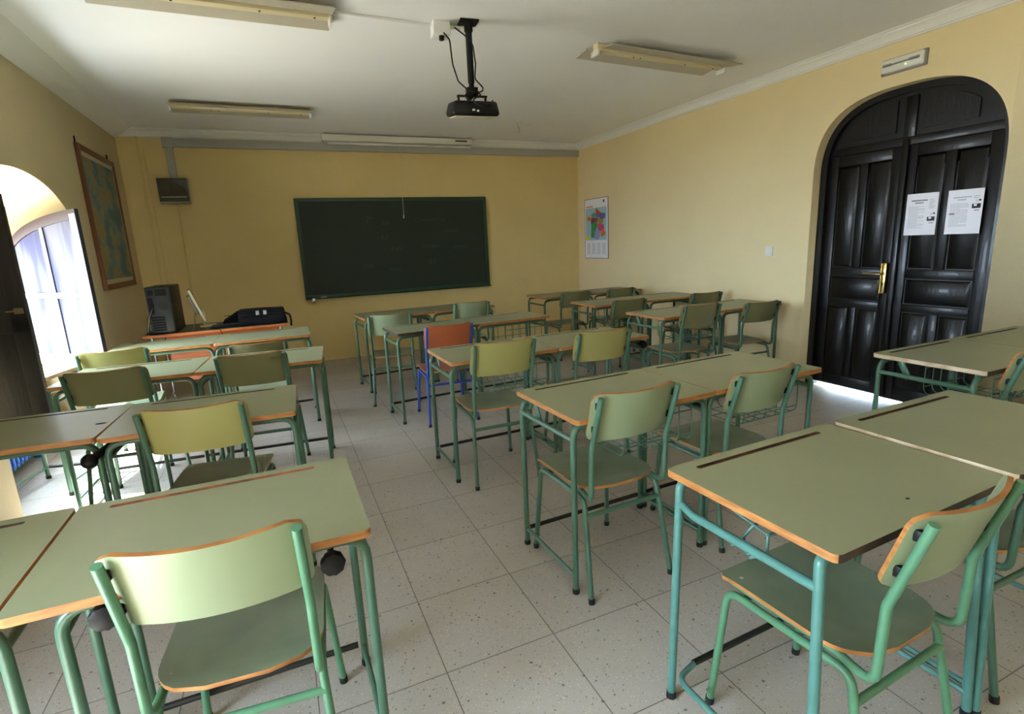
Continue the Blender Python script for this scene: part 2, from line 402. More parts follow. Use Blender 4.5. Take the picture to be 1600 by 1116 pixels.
# arched fixed panel over the leaves
ov = obj('transom_panel', arch_board('transom', 'wood_dark', XD+.012, XD+.04, dY0+.07, dY1-.07, 2.0, 2.0-.18+.0, .54, 2.7), door)
bm = bmesh.new()
box(bm, XD-.008, XD+.03, dY0+.06, dY1-.06, 1.985, 2.045, bev=.004)
box(bm, XD-.004, XD+.02, 2.60, 2.68, 2.04, 2.33, bev=.004)
me = mesh_from(bm, 'transom_rail', 'wood_dark'); obj('transom_rail', me, door)
obj('transom_field', arch_board('tf1', 'wood_dark', XD-.002, XD+.02, dY0+.13, dY1-.13, 2.09, 1.84, .48, 2.7, y_from=2.74, y_to=3.08), door)
obj('transom_field', arch_board('tf2', 'wood_dark', XD-.002, XD+.02, dY0+.13, dY1-.13, 2.09, 1.84, .48, 2.7, y_from=2.21, y_to=2.55), door)
# handle
hp = obj('handle_plate', boxme('handle_plate', 'brass', (XD-.03, XD-.0225, 2.69, 2.728, .875, 1.115), bev=.006), door, 'brass handle plate')
bm = bmesh.new(); tube(bm, [(XD-.028, 2.709, 1.03), (XD-.075, 2.709, 1.03), (XD-.08, 2.73, 1.031), (XD-.08, 2.84, 1.035)], .008, rad=.02)
lathe(bm, [(.014, -.01), (.014, .0)], 14, 'X', (XD-.028, 2.709, 1.03)); obj('lever', mesh_from(bm, 'lever', 'brass'), hp)
bm = bmesh.new(); lathe(bm, [(.007, -.002), (.007, .001)], 12, 'X', (XD-.031, 2.709, .955)); box(bm, XD-.033, XD-.030, 2.706, 2.712, .93, .955); obj('keyhole', mesh_from(bm, 'keyhole', 'black'), hp)

# ------------------------------------------------------------------ windows
def leaf_sash(width, z0, zs, rise, hz, nm, frame_m, pane_m, bar_z=None):
    """window leaf in local xz-plane: hinge at x=0, free edge at x=width; arched top lowest at the hinge"""
    H = 1.77/2*1.0
    def top(x): return zs + rise*math.sqrt(max(0, 1-(((.855)-x)/(.855))**2))
    fw_ = .055; t = .013
    xs = [width*i/24 for i in range(25)]
    bm = bmesh.new()
    def strip(P, Q, mi=0):  # P,Q lists of (x,z)
        for ya in (-t, t):
            for a in range(len(P)-1): bm.faces.new([bm.verts.new((q[0], ya, q[1])) for q in (P[a], P[a+1], Q[a+1], Q[a])]).material_index = mi
        for R in (P, Q):
            for a in range(len(R)-1): bm.faces.new([bm.verts.new(v) for v in ((R[a][0], -t, R[a][1]), (R[a+1][0], -t, R[a+1][1]), (R[a+1][0], t, R[a+1][1]), (R[a][0], t, R[a][1]))]).material_index = mi
    strip([(x, top(x)) for x in xs], [(x, top(x)-.07) for x in xs], 1)
    strip([(0, z0), (width, z0)], [(0, z0+.08), (width, z0+.08)])
    strip([(0, z0), (0, top(0)-.02)], [(fw_, z0), (fw_, top(fw_)-.05)])
    strip([(width-fw_, z0), (width-fw_, top(width-fw_)-.03)], [(width, z0), (width, top(width)-.03)])
    xm = width*.5
    box(bm, xm-.012, xm+.012, -t*.8, t*.8, z0+.05, top(xm)-.04)
    for q in (xm-.02, xm+.016, fw_-.004): box(bm, q, q+.006, -t*.95, t*.9, z0+.06, top(q)-.05, mi=2)
    if bar_z: box(bm, fw_-.01, width-fw_+.01, -t*.8, t*.8, bar_z-.018, bar_z+.018); box(bm, fw_, width-fw_, -t*.9, t*.9, bar_z-.022, bar_z-.018, mi=2); box(bm, fw_, width-fw_, -t*.9, t*.9, bar_z+.018, bar_z+.022, mi=2)
    box(bm, width-.002, width+.006, -t-.001, t+.001, z0, top(width), mi=2)
    fr = mesh_from(bm, nm+'_frame', [frame_m, 'window_brown', 'window_edge'])
    bm = bmesh.new()
    P = [(fw_*.6, z0+.05)] + [(x, top(x)-.04) for x in [fw_*.6+(width-fw_*1.2)*i/20 for i in range(21)]] + [(width-fw_*.6, z0+.05)]
    vs = [[bm.verts.new((x, yy, z)) for x, z in P] for yy in (-.003, .003)]
    for v in vs: bm.faces.new(v)
    for k in range(len(P)): bm.faces.new((vs[0][k], vs[0][(k+1) % len(P)], vs[1][(k+1) % len(P)], vs[1][k]))
    pn = mesh_from(bm, nm+'_pane', pane_m, False)
    return fr, pn
def window(n, yc_lo, yc_hi, open_far, open_near):
    w = thing('window_%d' % n, 'x', 'x', (0, 0, 0)); del w['label']; del w['category']; w['kind'] = 'structure'
    obj('window_frame', arch_ring('window_frame', 'window_white', XO+.05, XO+.11, yc_lo+.002, yc_hi-.002, .62, 1.5, .278, 2.0, .04), w)
    obj('window_sill', boxme('window_sill', 'white', (XO-.03, XW+.02, yc_lo, yc_hi, .595, .622), bev=.004), w)
    for hinge, ang in (((XW+.04, yc_hi-.01), open_far), ((XW+.03, yc_lo+.01), open_near)):
        if ang is None: continue
        fr, pn = leaf_sash(.712, .64, 1.5, .275, 0, 'sash', 'window_white', 'sheer', 1.165)
        s = obj('window_leaf', fr, w); s.location = (hinge[0], hinge[1], 0); s.rotation_euler = (0, 0, ang)
        obj('window_pane', pn, s)
    return w
w1 = window(1, 3.54, 5.25, math.radians(-38), None)
w2 = window(2, -.06, 1.65, math.radians(-42), None)
w3_added = window(3, -3.66, -1.95, math.radians(-42), None)  # unseen extra window, added to let more daylight into the room
# dark inner shutter leaf, swung into the room by window 1
def shutter_mesh():
    bm = bmesh.new(); width = .58; z0 = .50
    def top(x): return 1.5 + .275*math.sqrt(max(0, 1-(((.855)-x)/(.855))**2))
    xs = [width*i/20 for i in range(21)]; t = .018
    V = [[bm.verts.new((0, y, z0))] + [bm.verts.new((x, y, top(x))) for x in xs] + [bm.verts.new((width, y, z0))] for y in (-t, t)]
    for v in V: bm.faces.new(v)
    for k in range(len(V[0])): bm.faces.new((V[0][k], V[0][(k+1) % len(V[0])], V[1][(k+1) % len(V[0])], V[1][k]))
    for y in (-t-.008, t): 
        for a, b, c, d in ((0, width, z0, z0+.09), (0, width, 1.05, 1.13), (0, .07, z0, 1.45), (width-.07, width, z0, 1.7)):
            box(bm, a, b, y, y+.008, c, d, bev=.002)
    return mesh_from(bm, 'shutter', 'shutter')
sh = obj('window_shutter', shutter_mesh(), w1); sh.location = (XW+.03, 3.60, 0); sh.rotation_euler = (0, 0, math.radians(2))
lt = obj('latch', boxme('latch', 'latch_metal', (.535, .572, -.04, -.026, 1.15, 1.18), (.50, .54, -.042, -.034, 1.161, 1.169), bev=.002), sh)

# ------------------------------------------------------------------ radiator
def radiator(loc, label, n=20):
    t = thing('radiator', label, 'radiator', loc)
    bm = bmesh.new()
    L_ = n*.06
    for i in range(n):
        y = i*.06
        for dx in (0, .055):
            tube(bm, [(dx, y, .09), (dx, y, .43)], .014, n=8)
        tube(bm, [(-.005, y, .44), (.06, y, .44)], .022, n=8); tube(bm, [(-.005, y, .085), (.06, y, .085)], .022, n=8)
        box(bm, -.012, -.004, y-.024, y+.024, .07, .45, bev=.003)
    obj('columns', mesh_from(bm, 'columns', 'radiator'), t)
    obj('manifold', tubeme('manifold', 'radiator', ([(.028, -.03, .44), (.028, L_, .44)], .016), ([(.028, -.03, .085), (.028, L_, .085)], .016)), t)
    for y in (.05, L_-.1): obj('foot', boxme('rad_foot', 'radiator', (.0, .06, y, y+.03, 0, .075), bev=.004), t)
    return t
radiator((-1.805, 3.72, 0), 'blue column radiator standing on the floor under the arched window')

# ------------------------------------------------------------------ desks
ME = {}
def cached(key, f):
    if key not in ME: ME[key] = f()
    return ME[key]
def top_mesh(w, d, edge, grv):
    ef, el = edge if isinstance(edge, tuple) else (edge, edge)
    bm = bmesh.new(); th = .02; r = .018
    def rr(x0, x1, y0, y1, r, seg=5):
        out = []
        for cx, cy_, a0 in ((x1-r, y0+r, -PI/2), (x1-r, y1-r, 0), (x0+r, y1-r, PI/2), (x0+r, y0+r, PI)):
            for k in range(seg+1): a = a0+PI/2*k/seg; out.append((cx+r*math.cos(a), cy_+r*math.sin(a)))
        return out
    out = rr(0, w, 0, d, r); hole = rr(w*.11, w*.86, d-.052, d-.034, .008, 3)
    zt = .75; zb = zt-th
    ot = [bm.verts.new((x, y, zt)) for x, y in out]; ob = [bm.verts.new((x, y, zb)) for x, y in out]
    ht = [bm.verts.new((x, y, zt)) for x, y in hole]; hb = [bm.verts.new((x, y, zt-.007)) for x, y in hole]
    es = [bm.edges.new((L[k], L[(k+1) % len(L)])) for L in (ot, ht) for k in range(len(L))]
    g = bmesh.ops.triangle_fill(bm, use_beauty=True, use_dissolve=False, edges=es)
    for f in g['geom']:
        if isinstance(f, bmesh.types.BMFace): f.material_index = 0
    for k in range(len(ot)): bm.faces.new((ot[k], ot[(k+1) % len(ot)], ob[(k+1) % len(ot)], ob[k])).material_index = 3 if 15 <= k <= 20 else 1
    for k in range(len(ht)): bm.faces.new((ht[k], ht[(k+1) % len(ht)], hb[(k+1) % len(ht)], hb[k])).material_index = 2
    bm.faces.new(hb).material_index = 2; bm.faces.new(ob).material_index = 1
    return mesh_from(bm, 'tabletop', ['laminate', ef, grv, el])
RL = .0125
def desk(label, x, y, deg, w=.70, d=.505, edge='edge', steel='steel_green', grv='groove', basket=False, bracket=False, knobs=(), splay=False, ball=False, sz=1, il=.013, group='green school desks'):
    t = thing('school_desk', label, 'desk', (x, y, 0), math.radians(deg), group, sz)
    tp = obj('tabletop', cached(('top', w, d, edge, grv), lambda: top_mesh(w, d, edge, grv)), t)
    yn, yf = .05, d-.035; zt = .712; i = .013; sp_ = .03 if splay else 0
    def leg_me(side, yy, near):
        def f():
            s = 1 if side == 0 else -1; x0 = il if side == 0 else w-i
            foot = (x0 - s*.0, yy + (sp_*(-1 if near else 1)), .012)
            if splay: pts = [(x0-s*.005, yy+(-.035 if near else .0), .012), (x0+s*.01, yy, .70), (x0+s*.02, yy, zt), (x0+s*.05, yy, zt)]; rd = [.02, .015]
            else: pts = [foot, (x0, yy, zt), (x0+s*.14, yy, zt)]; rd = [.06]
            return tubeme('leg', steel, dict(pts=pts, r=RL, rad=rd))
        return cached(('leg', w, il, side, yy, steel, splay), f)
    def cap_me(side, yy, near):
        x0 = il if side == 0 else w-i; s = 1 if side == 0 else -1
        px = (x0-s*.005) if splay else x0; py = yy+(-.035 if near else 0) if splay else yy
        def f():
            bm = bmesh.new(); lathe(bm, [(.0145, 0), (.015, .004), (.0145, .02), (.0128, .021)], 12, 'Z', (px, py, 0)); return mesh_from(bm, 'foot_cap', 'rubber')
        return cached(('cap', w, il, side, yy, splay), f)
    for yy, near in ((yn, True), (yf, False)):
        for side in (0, 1):
            l = obj('leg', leg_me(side, yy, near), t); obj('foot_cap', cap_me(side, yy, near), l)
        obj('under_bar', cached(('ub', w, il, yy, steel, splay), lambda: tubeme('under_bar', steel, ([(il+(.05 if splay else .139), yy, zt), (w-i-(.05 if splay else .139), yy, zt)], RL*.98))), t)
    for side in (0, 1):
        x0 = il if side == 0 else w-i; s = 1 if side == 0 else -1
        if splay: f = lambda: tubeme('side_rail', steel, dict(pts=[(x0+s*.01, yf, .655), (x0+s*.005, yf-.06, .64), (x0+s*.008, yn, .64)], r=.012, rad=.03))
        else: f = lambda: tubeme('side_rail', steel, ([(x0, yn, .655), (x0, yf, .655)], .011))
        obj('side_rail', cached(('sr', w, il, d, side, steel, splay), f), t)
        obj('foot_rail', cached(('fr', w, il, d, side, steel, splay), lambda: tubeme('foot_rail', steel, dict(pts=[(x0, yn, .075), (x0+s*.002, yf-.0, .078)] if not splay else [(x0, yn-.03, .078), (x0, yf-.02, .078), (x0+s*.09, yf-.0, .08)], r=.009, rad=.05))), t)
    obj('foot_bar', cached(('fb', w, il, yf, splay), lambda: tubeme('foot_bar', 'blackbar', ([(il+(.085 if splay else .02), yf, .082), (w-i-(.085 if splay else .02), yf, .082)], .010))), t, 'black scuffed bar')
    if basket:
        def f():
            bm = bmesh.new(); x0, x1 = w*.42, w*.95; y0, y1 = .10, .40; zt_, zb_ = .70, .505
            for k in range(6):
                xx = x0+(x1-x0)*k/5
                tube(bm, [(xx, y0, zt_), (xx, y0, zb_), (xx, y1, zb_), (xx, y1, zt_)], .0028, rad=.045, n=6)
            for k in range(4):
                yy = y0+.03+(y1-y0-.06)*k/3; tube(bm, [(x0, yy, zb_), (x1, yy, zb_)], .0025, n=6)
            for yy in (y0, y1):
                for z in (zt_, zt_-.05, zb_+.04): tube(bm, [(x0, yy, z), (x1, yy, z)], .003, n=6)
            for xx in (x0, x1): tube(bm, [(xx, y0, zt_), (xx, y1, zt_)], .0035, n=6)
            for xx in (x0+.01, x1-.01):
                for yy in (y0+.04, y1-.04): tube(bm, [(xx, yy, zt_), (xx, yy, .731)], .003, n=6)
            return mesh_from(bm, 'wire_basket', 'wire')
        obj('wire_basket', cached(('bk', w), f), t)
    if bracket:
        b = obj('tilt_bracket', cached('br', lambda: boxme('tilt_bracket', steel, (.028, .034, -.016, .016, -.035, .06), bev=.006)), t)
        b.location = (0, yf-.12, .672); b.rotation_euler = (math.radians(-28), 0, 0)
    for kx, ky in knobs:
        def f():
            bm = bmesh.new(); lathe(bm, [(.016, .018), (.026, .013), (.028, 0), (.026, -.010), (.016, -.015)], 26, 'Y')
            for v in bm.verts:
                a = math.atan2(v.co.z, v.co.x); v.co.x *= 1+.05*math.cos(9*a); v.co.z *= 1+.05*math.cos(9*a)
            tube(bm, [(0, .01, 0), (0, .09, .0), (0, .09, .035)], .008)
            return mesh_from(bm, 'adjusting_knob', 'black')
        k = obj('adjusting_knob', cached('kn', f), t, 'black plastic knob'); k.location = (kx, ky, .690)
    if ball:
        def f():
            bm = bmesh.new(); tube(bm, [(0, 0, 0), (.055, .10, .03), (.12, .2, .045)], .015)
            r = bmesh.ops.create_uvsphere(bm, u_segments=18, v_segments=12, radius=.028)
            return mesh_from(bm, 'ball_lever', 'black')
        k = obj('ball_lever', cached('bl', f), t, 'black lever with a round ball end'); k.location = (w-.02, -.02, .668)
    return t
def rack_hook(t, w):
    def f():
        bm = bmesh.new()
        tube(bm, [(.05, .42, .725), (.055, .34, .70), (.05, .2, .68)], .003, n=6)
        tube(bm, [(.05, .2, .68), (.35, .2, .69)], .004, n=6); tube(bm, [(.06, .25, .68), (.35, .25, .69)], .004, n=6); tube(bm, [(.06, .34, .695), (.35, .34, .7)], .004, n=6)
        tube(bm, [(.06, .25, .68), (.05, .27, .64), (.04, .25, .60), (.03, .23, .63), (.02, .26, .64), (.02, .28, .62)], .004, rad=.012, n=6)
        tube(bm, [(.05, .2, .68), (.05, .2, .63), (.04, .24, .60)], .004, rad=.015, n=6)
        return mesh_from(bm, 'wire_rack', 'steel_turq')
    obj('wire_rack', cached('rk', f), t)

D = desk
D('desk at the bottom left corner, cut by the left frame edge', -1.275, 1.205, 0, grv='groove')
D('large near left green desk with an orange edge, black knob under its right end', -.567, 1.20, 0, knobs=((.605, -.005), (.16, .02)), grv='groove_orange', edge='edge', il=.075)
a2 = D('left desk at the window with blueish shine, second row from the camera', -1.375, 2.433, -4, ball=True, w=.67)
_ink_a2 = a2
D('desk above the nearest yellow-green chair, right one of the second window-side row', -.695, 2.36, -2.5)
D('pale desk under the window, left one of the third row on the window side', -1.205, 3.53, -4.5)
D('right desk of the third row on the window side, orange edge over bare aisle', -.502, 3.47, -5.5)
D('left desk of the last window-side row, in front of the computer tower table', -1.205, 4.575, -1)
D('right desk of the last window-side row, below the black bags', -.503, 4.56, -1)
D('small pale desk standing inside the arched window niche', -1.665, 3.94, -16, w=.36, d=.40, group=None, edge='edge_pale')
b1 = D('turquoise-framed desk near the right corner with a worn orange edge', .972, .628, 2.2, steel='steel_turq', splay=True, edge=('edge_dark', 'edge'), w=.712)
rack_hook(b1, .7)
def ink_spot(t, x, y, r):
    bm = bmesh.new(); lathe(bm, [(r, 0), (r*.9, .0004)], 12, 'Z'); bmesh.ops.scale(bm, vec=(1.3, .8, 1), verts=bm.verts)
    o = obj('ink_spot', mesh_from(bm, 'ink_spot', 'ink_dark'), t, 'dark ink spot'); o.location = (x, y, .75)
ink_spot(b1, .372, .069, .005); ink_spot(_ink_a2, .630, .205, .016)
D('near right desk with a whitish worn left edge, behind the turquoise-framed desk', 1.69, .645, 1, edge=('edge_dark', 'edge_pale'), grv='groove', steel='steel_turq', splay=True, sz=1.01)
D('centre block desk with a tilt bracket, left one of the second row from the camera', .944, 1.612, 2.5, basket=True, bracket=True)
D('centre block desk in front of the door, right one of the second row', 1.645, 1.645, 2.2, basket=True)
D('bright orange edged desk in the third centre row, behind the orange chair', .843, 2.83, .8, basket=True, bracket=True)
D('third centre row right desk with a pale left edge and a black knob', 1.556, 2.845, 1.5, edge=('edge', 'edge_pale'), knobs=((.66, .02),))
D('fourth centre row left desk, tucked over the orange chair', .80, 4.075, 4.5, d=.45, edge='edge_dark')
D('fourth centre row right desk, left of the wall block', 1.50, 4.13, 4.5, d=.45, basket=True)
D('left desk of the centre row under the chalkboard', .722, 5.2, 5)
D('right desk of the centre row under the chalkboard', 1.425, 5.262, 5)
D('desk in front of the black door with a pale wooden edge', 2.826, 1.245, 0, basket=True, bracket=True, edge=('edge_dark', 'edge_pale'))
D('desk beside the black door, cut by the right frame edge', 3.53, 1.25, 0, basket=True)
D('left desk of the wall block row nearest the door', 2.835, 3.42, 2.5, basket=True, bracket=True)
D('right desk of the wall block row nearest the door, touching the right wall', 3.54, 3.452, 1.5)
D('left desk of the middle row by the right wall', 2.87, 4.5, 0, basket=True)
D('right desk of the middle row by the right wall', 3.575, 4.5, 0)
D('left desk of the farthest row in the right front corner', 2.86, 5.56, 1)
D('right desk of the farthest row in the right front corner', 3.565, 5.57, 1)

# ------------------------------------------------------------------ chairs
RC = .011
def back_pos(u, v):
    z = .75 + v*.098; h = .098; r = .035; dz = abs(v*h)
    hw = .196 if dz < h-r else .196 - r*(1-math.sqrt(max(0, 1-((dz-(h-r))/r)**2)))
    x = u*hw; return Vector((x, -.0145 - (z-.67)*.29 + .048*(x/.2)**2, z - .008*math.cos(x/.2*PI/2)*(v > 0)*v))
def back_n(u, v):
    x = u*.2; n = Vector((-.48*x/.2, 1, .29)); return n.normalized()
def seat_pos(u, v):
    # v=-1 rear .. 1 front
    y = .25 + v*.21; r = .12; hw = .187
    if v < 0:
        dd = max(0, -(y-.04-r)); hw = .187 - r*(1-math.sqrt(max(0, 1-(dd/r)**2)))
        hw = max(hw, .0)
    if y < .04+r: hw = .187 - r*(1-math.sqrt(max(0, 1-((.04+r-y)/r)**2)))
    r2 = .02
    if y > .46-r2: hw -= r2*(1-math.sqrt(max(0, 1-((y-.46+r2)/r2)**2)))
    x = u*hw
    z = .447 - .012*math.exp(-((y-.17)/.1)**2)*(1-(x/.2)**2) - .010*max(0, (y-.38)/.08)**2 + .006*max(0, (.12-y)/.08)
    return Vector((x, y, z))
CH = {}
def chair(label, x, y, deg, back='back_grey', seat='laminate_seat', steel='steel_green', s=1, group='green school chairs', simple=False):
    t = thing('school_chair', label, 'chair', (x, y, 0), math.radians(deg), group, s)
    st = obj('seat', cached(('seat', seat), lambda: plate('seat', [seat, 'edge'], seat_pos, lambda u, v: Vector((0, 0, -1)), .011, 20, 20)), t)
    for sx_ in (-1, 1):
        for yy in (.12, .40):
            def riv():
                bm = bmesh.new(); lathe(bm, [(.006, 0), (.0055, .002), (.003, .003)], 10, 'Z', (sx_*.155, yy, .4455 if yy > .2 else .4405))
                return mesh_from(bm, 'rivet', 'duct')
            obj('rivet', cached(('riv', sx_, yy), riv), st)
    bk = obj('backrest', cached(('back', back), lambda: plate('backrest', [back, 'edge'], back_pos, back_n, .011, 20, 14)), t)
    for sx_ in (-1, 1):
        for z in (.705, .80):
            obj('spacer', cached(('sp', sx_, z), lambda: boxme('spacer', 'black', (sx_*.176-.007, sx_*.176+.007, -(z-.61)*.29+.024, -(z-.61)*.29+.043, z-.013, z+.013), bev=.002)), bk)
    for sx_ in (-1, 1):
        xx = .2*sx_
        fl = obj('leg', cached(('cfl', sx_, steel), lambda: tubeme('leg', steel, dict(pts=[(xx, .455, .01), (xx*.89, .425, .40), (xx*.89, .30, .40)], r=RC, rad=.045))), t)
        obj('foot_cap', cached(('cfc', sx_), lambda: tubeme('foot_cap', 'rubber', ([(xx, .456, 0), (xx, .4545, .022)], .0128))), fl)
        rl = obj('leg', cached(('crl', sx_, steel), lambda: tubeme('leg', steel, dict(pts=[(xx, 0, .01), (xx*.89, .075, .40), (xx*.89, .22, .40)], r=RC, rad=.045))), t)
        obj('foot_cap', cached(('crc', sx_), lambda: tubeme('foot_cap', 'rubber', ([(xx, -.001, 0), (xx, .001, .022)], .0128))), rl)
        obj('side_rail', cached(('csr', sx_, steel), lambda: tubeme('side_rail', steel, ([(xx*.89, .219, .40), (xx*.89, .301, .40)], RC*.99))), t)
        obj('back_post', cached(('cbp', sx_, steel), lambda: tubeme('back_post', steel, dict(pts=[(xx*.83, .42, .426), (xx*.83, .12, .424), (xx*.89, .025, .408), (xx*.89, .02, .615), (xx*.89, -.045, .835)], r=RC, rad=[.05, .05, .06]))), t)
    obj('rear_stretcher', cached(('rs', steel), lambda: tubeme('rear_stretcher', steel, ([(-.182, .06, .335), (.182, .06, .335)], .010))), t)
    obj('front_stretcher', cached(('fs', steel), lambda: tubeme('front_stretcher', steel, ([(-.178, .38, .395), (.178, .38, .395)], .010))), t)
    return t
Ch = chair
Ch('large bright green chair in the near left foreground, pale curved backrest', -.20, 1.185, -5, steel='steel_bright', back='back_grey')
Ch('yellow-green chair behind the near left desk, orange top edge', -.36, 2.32, -7, back='back_yellow')
Ch('dark olive-backed chair beside the window shutter', -.89, 3.385, -4, back='back_dark')
Ch('olive-backed chair in front of the third window-side row, right of the dark-backed one', -.19, 3.385, -6, back='back_dark')
Ch('sunlit pale green chair by the window in the last left row', -1.015, 4.09, 4, back='back_yellow')
Ch('mostly hidden olive chair in the last left row, below the black bags', -.18, 4.17, 0, back='back_dark', s=.93)
Ch('chair at the turquoise-framed desk, tilted backrest near the right frame edge', 1.275, .585, 3, steel='steel_bright')
Ch('partly hidden chair at the right frame edge, behind the nearest right chair', 2.0, .66, 0, steel='steel_green')
Ch('grey-green chair pulled up to the bracketed desk of the second centre row', 1.175, 1.585, 2, s=1.015)
Ch('grey-green chair at the right desk of the second centre row, towards the door', 1.88, 1.62, 3, s=.98)
Ch('yellow-green chair at the orange-edged desk in the third centre row', 1.12, 2.72, -1, back='back_yellow', s=1.03)
Ch('yellow-green chair in the third centre row, right of its neighbour', 1.80, 2.75, -2, back='back_yellow', s=1.015)
Ch('orange chair with a blue steel frame', 1.17, 3.93, -3, back='orange_lam', seat='orange_seat', steel='steel_blue', s=.96, group=None)
Ch('pale green chair standing in the aisle under the chalkboard', .875, 4.72, -10, back='back_grey', s=.99)
Ch('green chair at the right desk under the chalkboard', 1.81, 5.2, -3, back='back_grey', s=.975)
Ch('chair at the desk in front of the black door, cut by the right frame edge', 3.08, 1.20, 2, back='back_grey')
Ch('left chair of the wall block row nearest the door', 3.15, 3.36, -1, back='back_dark')
Ch('right chair of the wall block row nearest the door, beside the right wall', 3.88, 3.40, -3, back='back_dark', s=.95)
Ch('left chair of the middle row by the right wall', 3.145, 4.33, -2, back='back_dark', s=.96)
Ch('right chair of the middle row, close to the right wall', 4.02, 4.22, -3, back='back_dark', s=.97)
Ch('left chair of the farthest row in the right front corner', 3.18, 5.42, -2, back='back_dark', s=.96)
Ch('right chair of the farthest row in the right front corner', 3.79, 5.38, -2, back='back_dark', s=.96)

# ------------------------------------------------------------------ teacher's table and what stands on it
TX0, TX1, TY0, TY1 = -1.12, .05, 5.42, 6.05
tt = thing('teacher_table', "teacher's table with an orange wooden front panel and steel legs", 'table', (0, 0, 0))
bm = bmesh.new(); box(bm, TX0, TX1, TY0, TY1, .728, .752, bev=.003)
for f in bm.faces: f.material_index = 1 if abs(f.normal.z) < .5 or f.calc_center_median().z < .74 else 0
obj('tabletop', mesh_from(bm, 'teacher_top', ['tabletop_dark', 'tablewood']), tt)
obj('front_panel', boxme('front_panel', 'tablewood', (TX0+.17, TX1-.05, TY0+.10, TY0+.118, .30, .725), bev=.002), tt, 'orange varnished wood panel')
obj('drawer_box', boxme('drawer_box', 'tablewood', (TX0+.16, TX0+.52, TY0+.13, TY1-.06, .60, .727), bev=.003), tt)
for x_ in (TX0+.06, TX1-.07):
    for y_ in (TY0+.06, TY1-.06): obj('leg', tubeme('leg', 'chrome', ([(x_, y_, 0), (x_, y_, .73)], .014)), tt)
    obj('foot_bar', tubeme('foot_bar', 'chrome', ([(x_, TY0+.06, .1), (x_, TY1-.06, .1)], .010)), tt)
pc = thing('computer_tower', 'black computer tower seen from the back, on the teacher table', 'computer', (-1.05, 5.45, .752), math.radians(-2))
obj('case', boxme('case', 'pc_side', (0, .185, .012, .44, 0, .41), bev=.004), pc)
bp_ = obj('back_plate', boxme('back_plate', 'pc_back', (.008, .177, .004, .013, .01, .40), bev=.002), pc, 'grey steel back plate')
bm = bmesh.new()
box(bm, .02, .06, 0, .005, .34, .385, bev=.003); box(bm, .075, .16, .002, .005, .335, .39)
obj('power_socket', mesh_from(bm, 'power_socket', 'black'), bp_)
bm = bmesh.new()
for k in range(1, 5): tube(bm, [(.12+.009*k*math.cos(a), .003, .245+.009*k*math.sin(a)) for a in [2*PI*j/20 for j in range(20)]], .0018, n=5, closed=True)
obj('fan_grille', mesh_from(bm, 'fan_grille', 'pc_side'), bp_)
obj('slot_covers', boxme('slot_covers', 'black', *[(.02, .12, .001, .005, .03+.022*k, .045+.022*k) for k in range(6)], bev=0), bp_)
obj('port_panel', boxme('port_panel', 'black', (.015, .05, .001, .005, .18, .32)), bp_)
for k, dx in enumerate((0, .012, .024)):
    obj('cable', tubeme('cable', 'grey' if k == 1 else 'black', dict(pts=[(.03+dx, .0, .2+.03*k), (.0+dx, -.03, .16), (-.03+dx*.5, -.01, .03), (-.05+dx, .12, .006)], r=.0035, rad=.04, n=6)), pc)
mo = thing('monitor', 'beige flat monitor seen from its side, between tower and bags', 'monitor', (-.62, 5.58, .752), math.radians(8))
Mx = Matrix.Rotation(math.radians(-18), 4, 'Y')
def rot_box(name, m, b, bev=.004):
    bm = bmesh.new(); box(bm, *b, bev=bev); bmesh.ops.transform(bm, matrix=Matrix.Translation((0, 0, .07)) @ Mx, verts=bm.verts); return mesh_from(bm, name, m)
obj('housing', rot_box('housing', 'beige', (-.035, -.012, -.0, .34, .0, .31)), mo)
obj('rear_bulge', rot_box('rear_bulge', 'grey', (-.065, -.035, .06, .28, .08, .26), .01), mo)
obj('screen', rot_box('screen', 'black', (-.0121, -.0105, .015, .325, .02, .29), 0), mo)
bm = bmesh.new(); box(bm, -.07, .07, .09, .25, 0, .014, bev=.005); box(bm, -.045, -.015, .13, .21, .01, .16, bev=.006)
obj('stand', mesh_from(bm, 'stand', 'beige'), mo)
obj('cable', tubeme('cable', 'grey', dict(pts=[(-.05, .15, .2), (-.1, .1, .12), (-.12, .0, .02), (-.14, -.12, .006)], r=.0035, rad=.05, n=6)), mo)
kb = thing('keyboard', 'black keyboard lying flat in front of the monitor', 'keyboard', (-.6, 5.49, .752), math.radians(3))
obj('case', boxme('kb_case', 'black', (0, .24, 0, .13, 0, .02), bev=.004), kb)
obj('keys', boxme('kb_keys', 'pc_side', *[(.01+.0185*i, .026+.0185*i, .012+.0215*j, .03+.0215*j, .019, .026) for i in range(12) for j in range(5)]), kb)
obj('cable', tubeme('cable', 'black', dict(pts=[(.0, .02, .012), (-.02, -.01, .012), (.04, -.06, .006), (.07, -.085, .006), (.12, -.10, -.12), (.06, -.10, -.2)], r=.003, rad=.02, n=6)), kb)
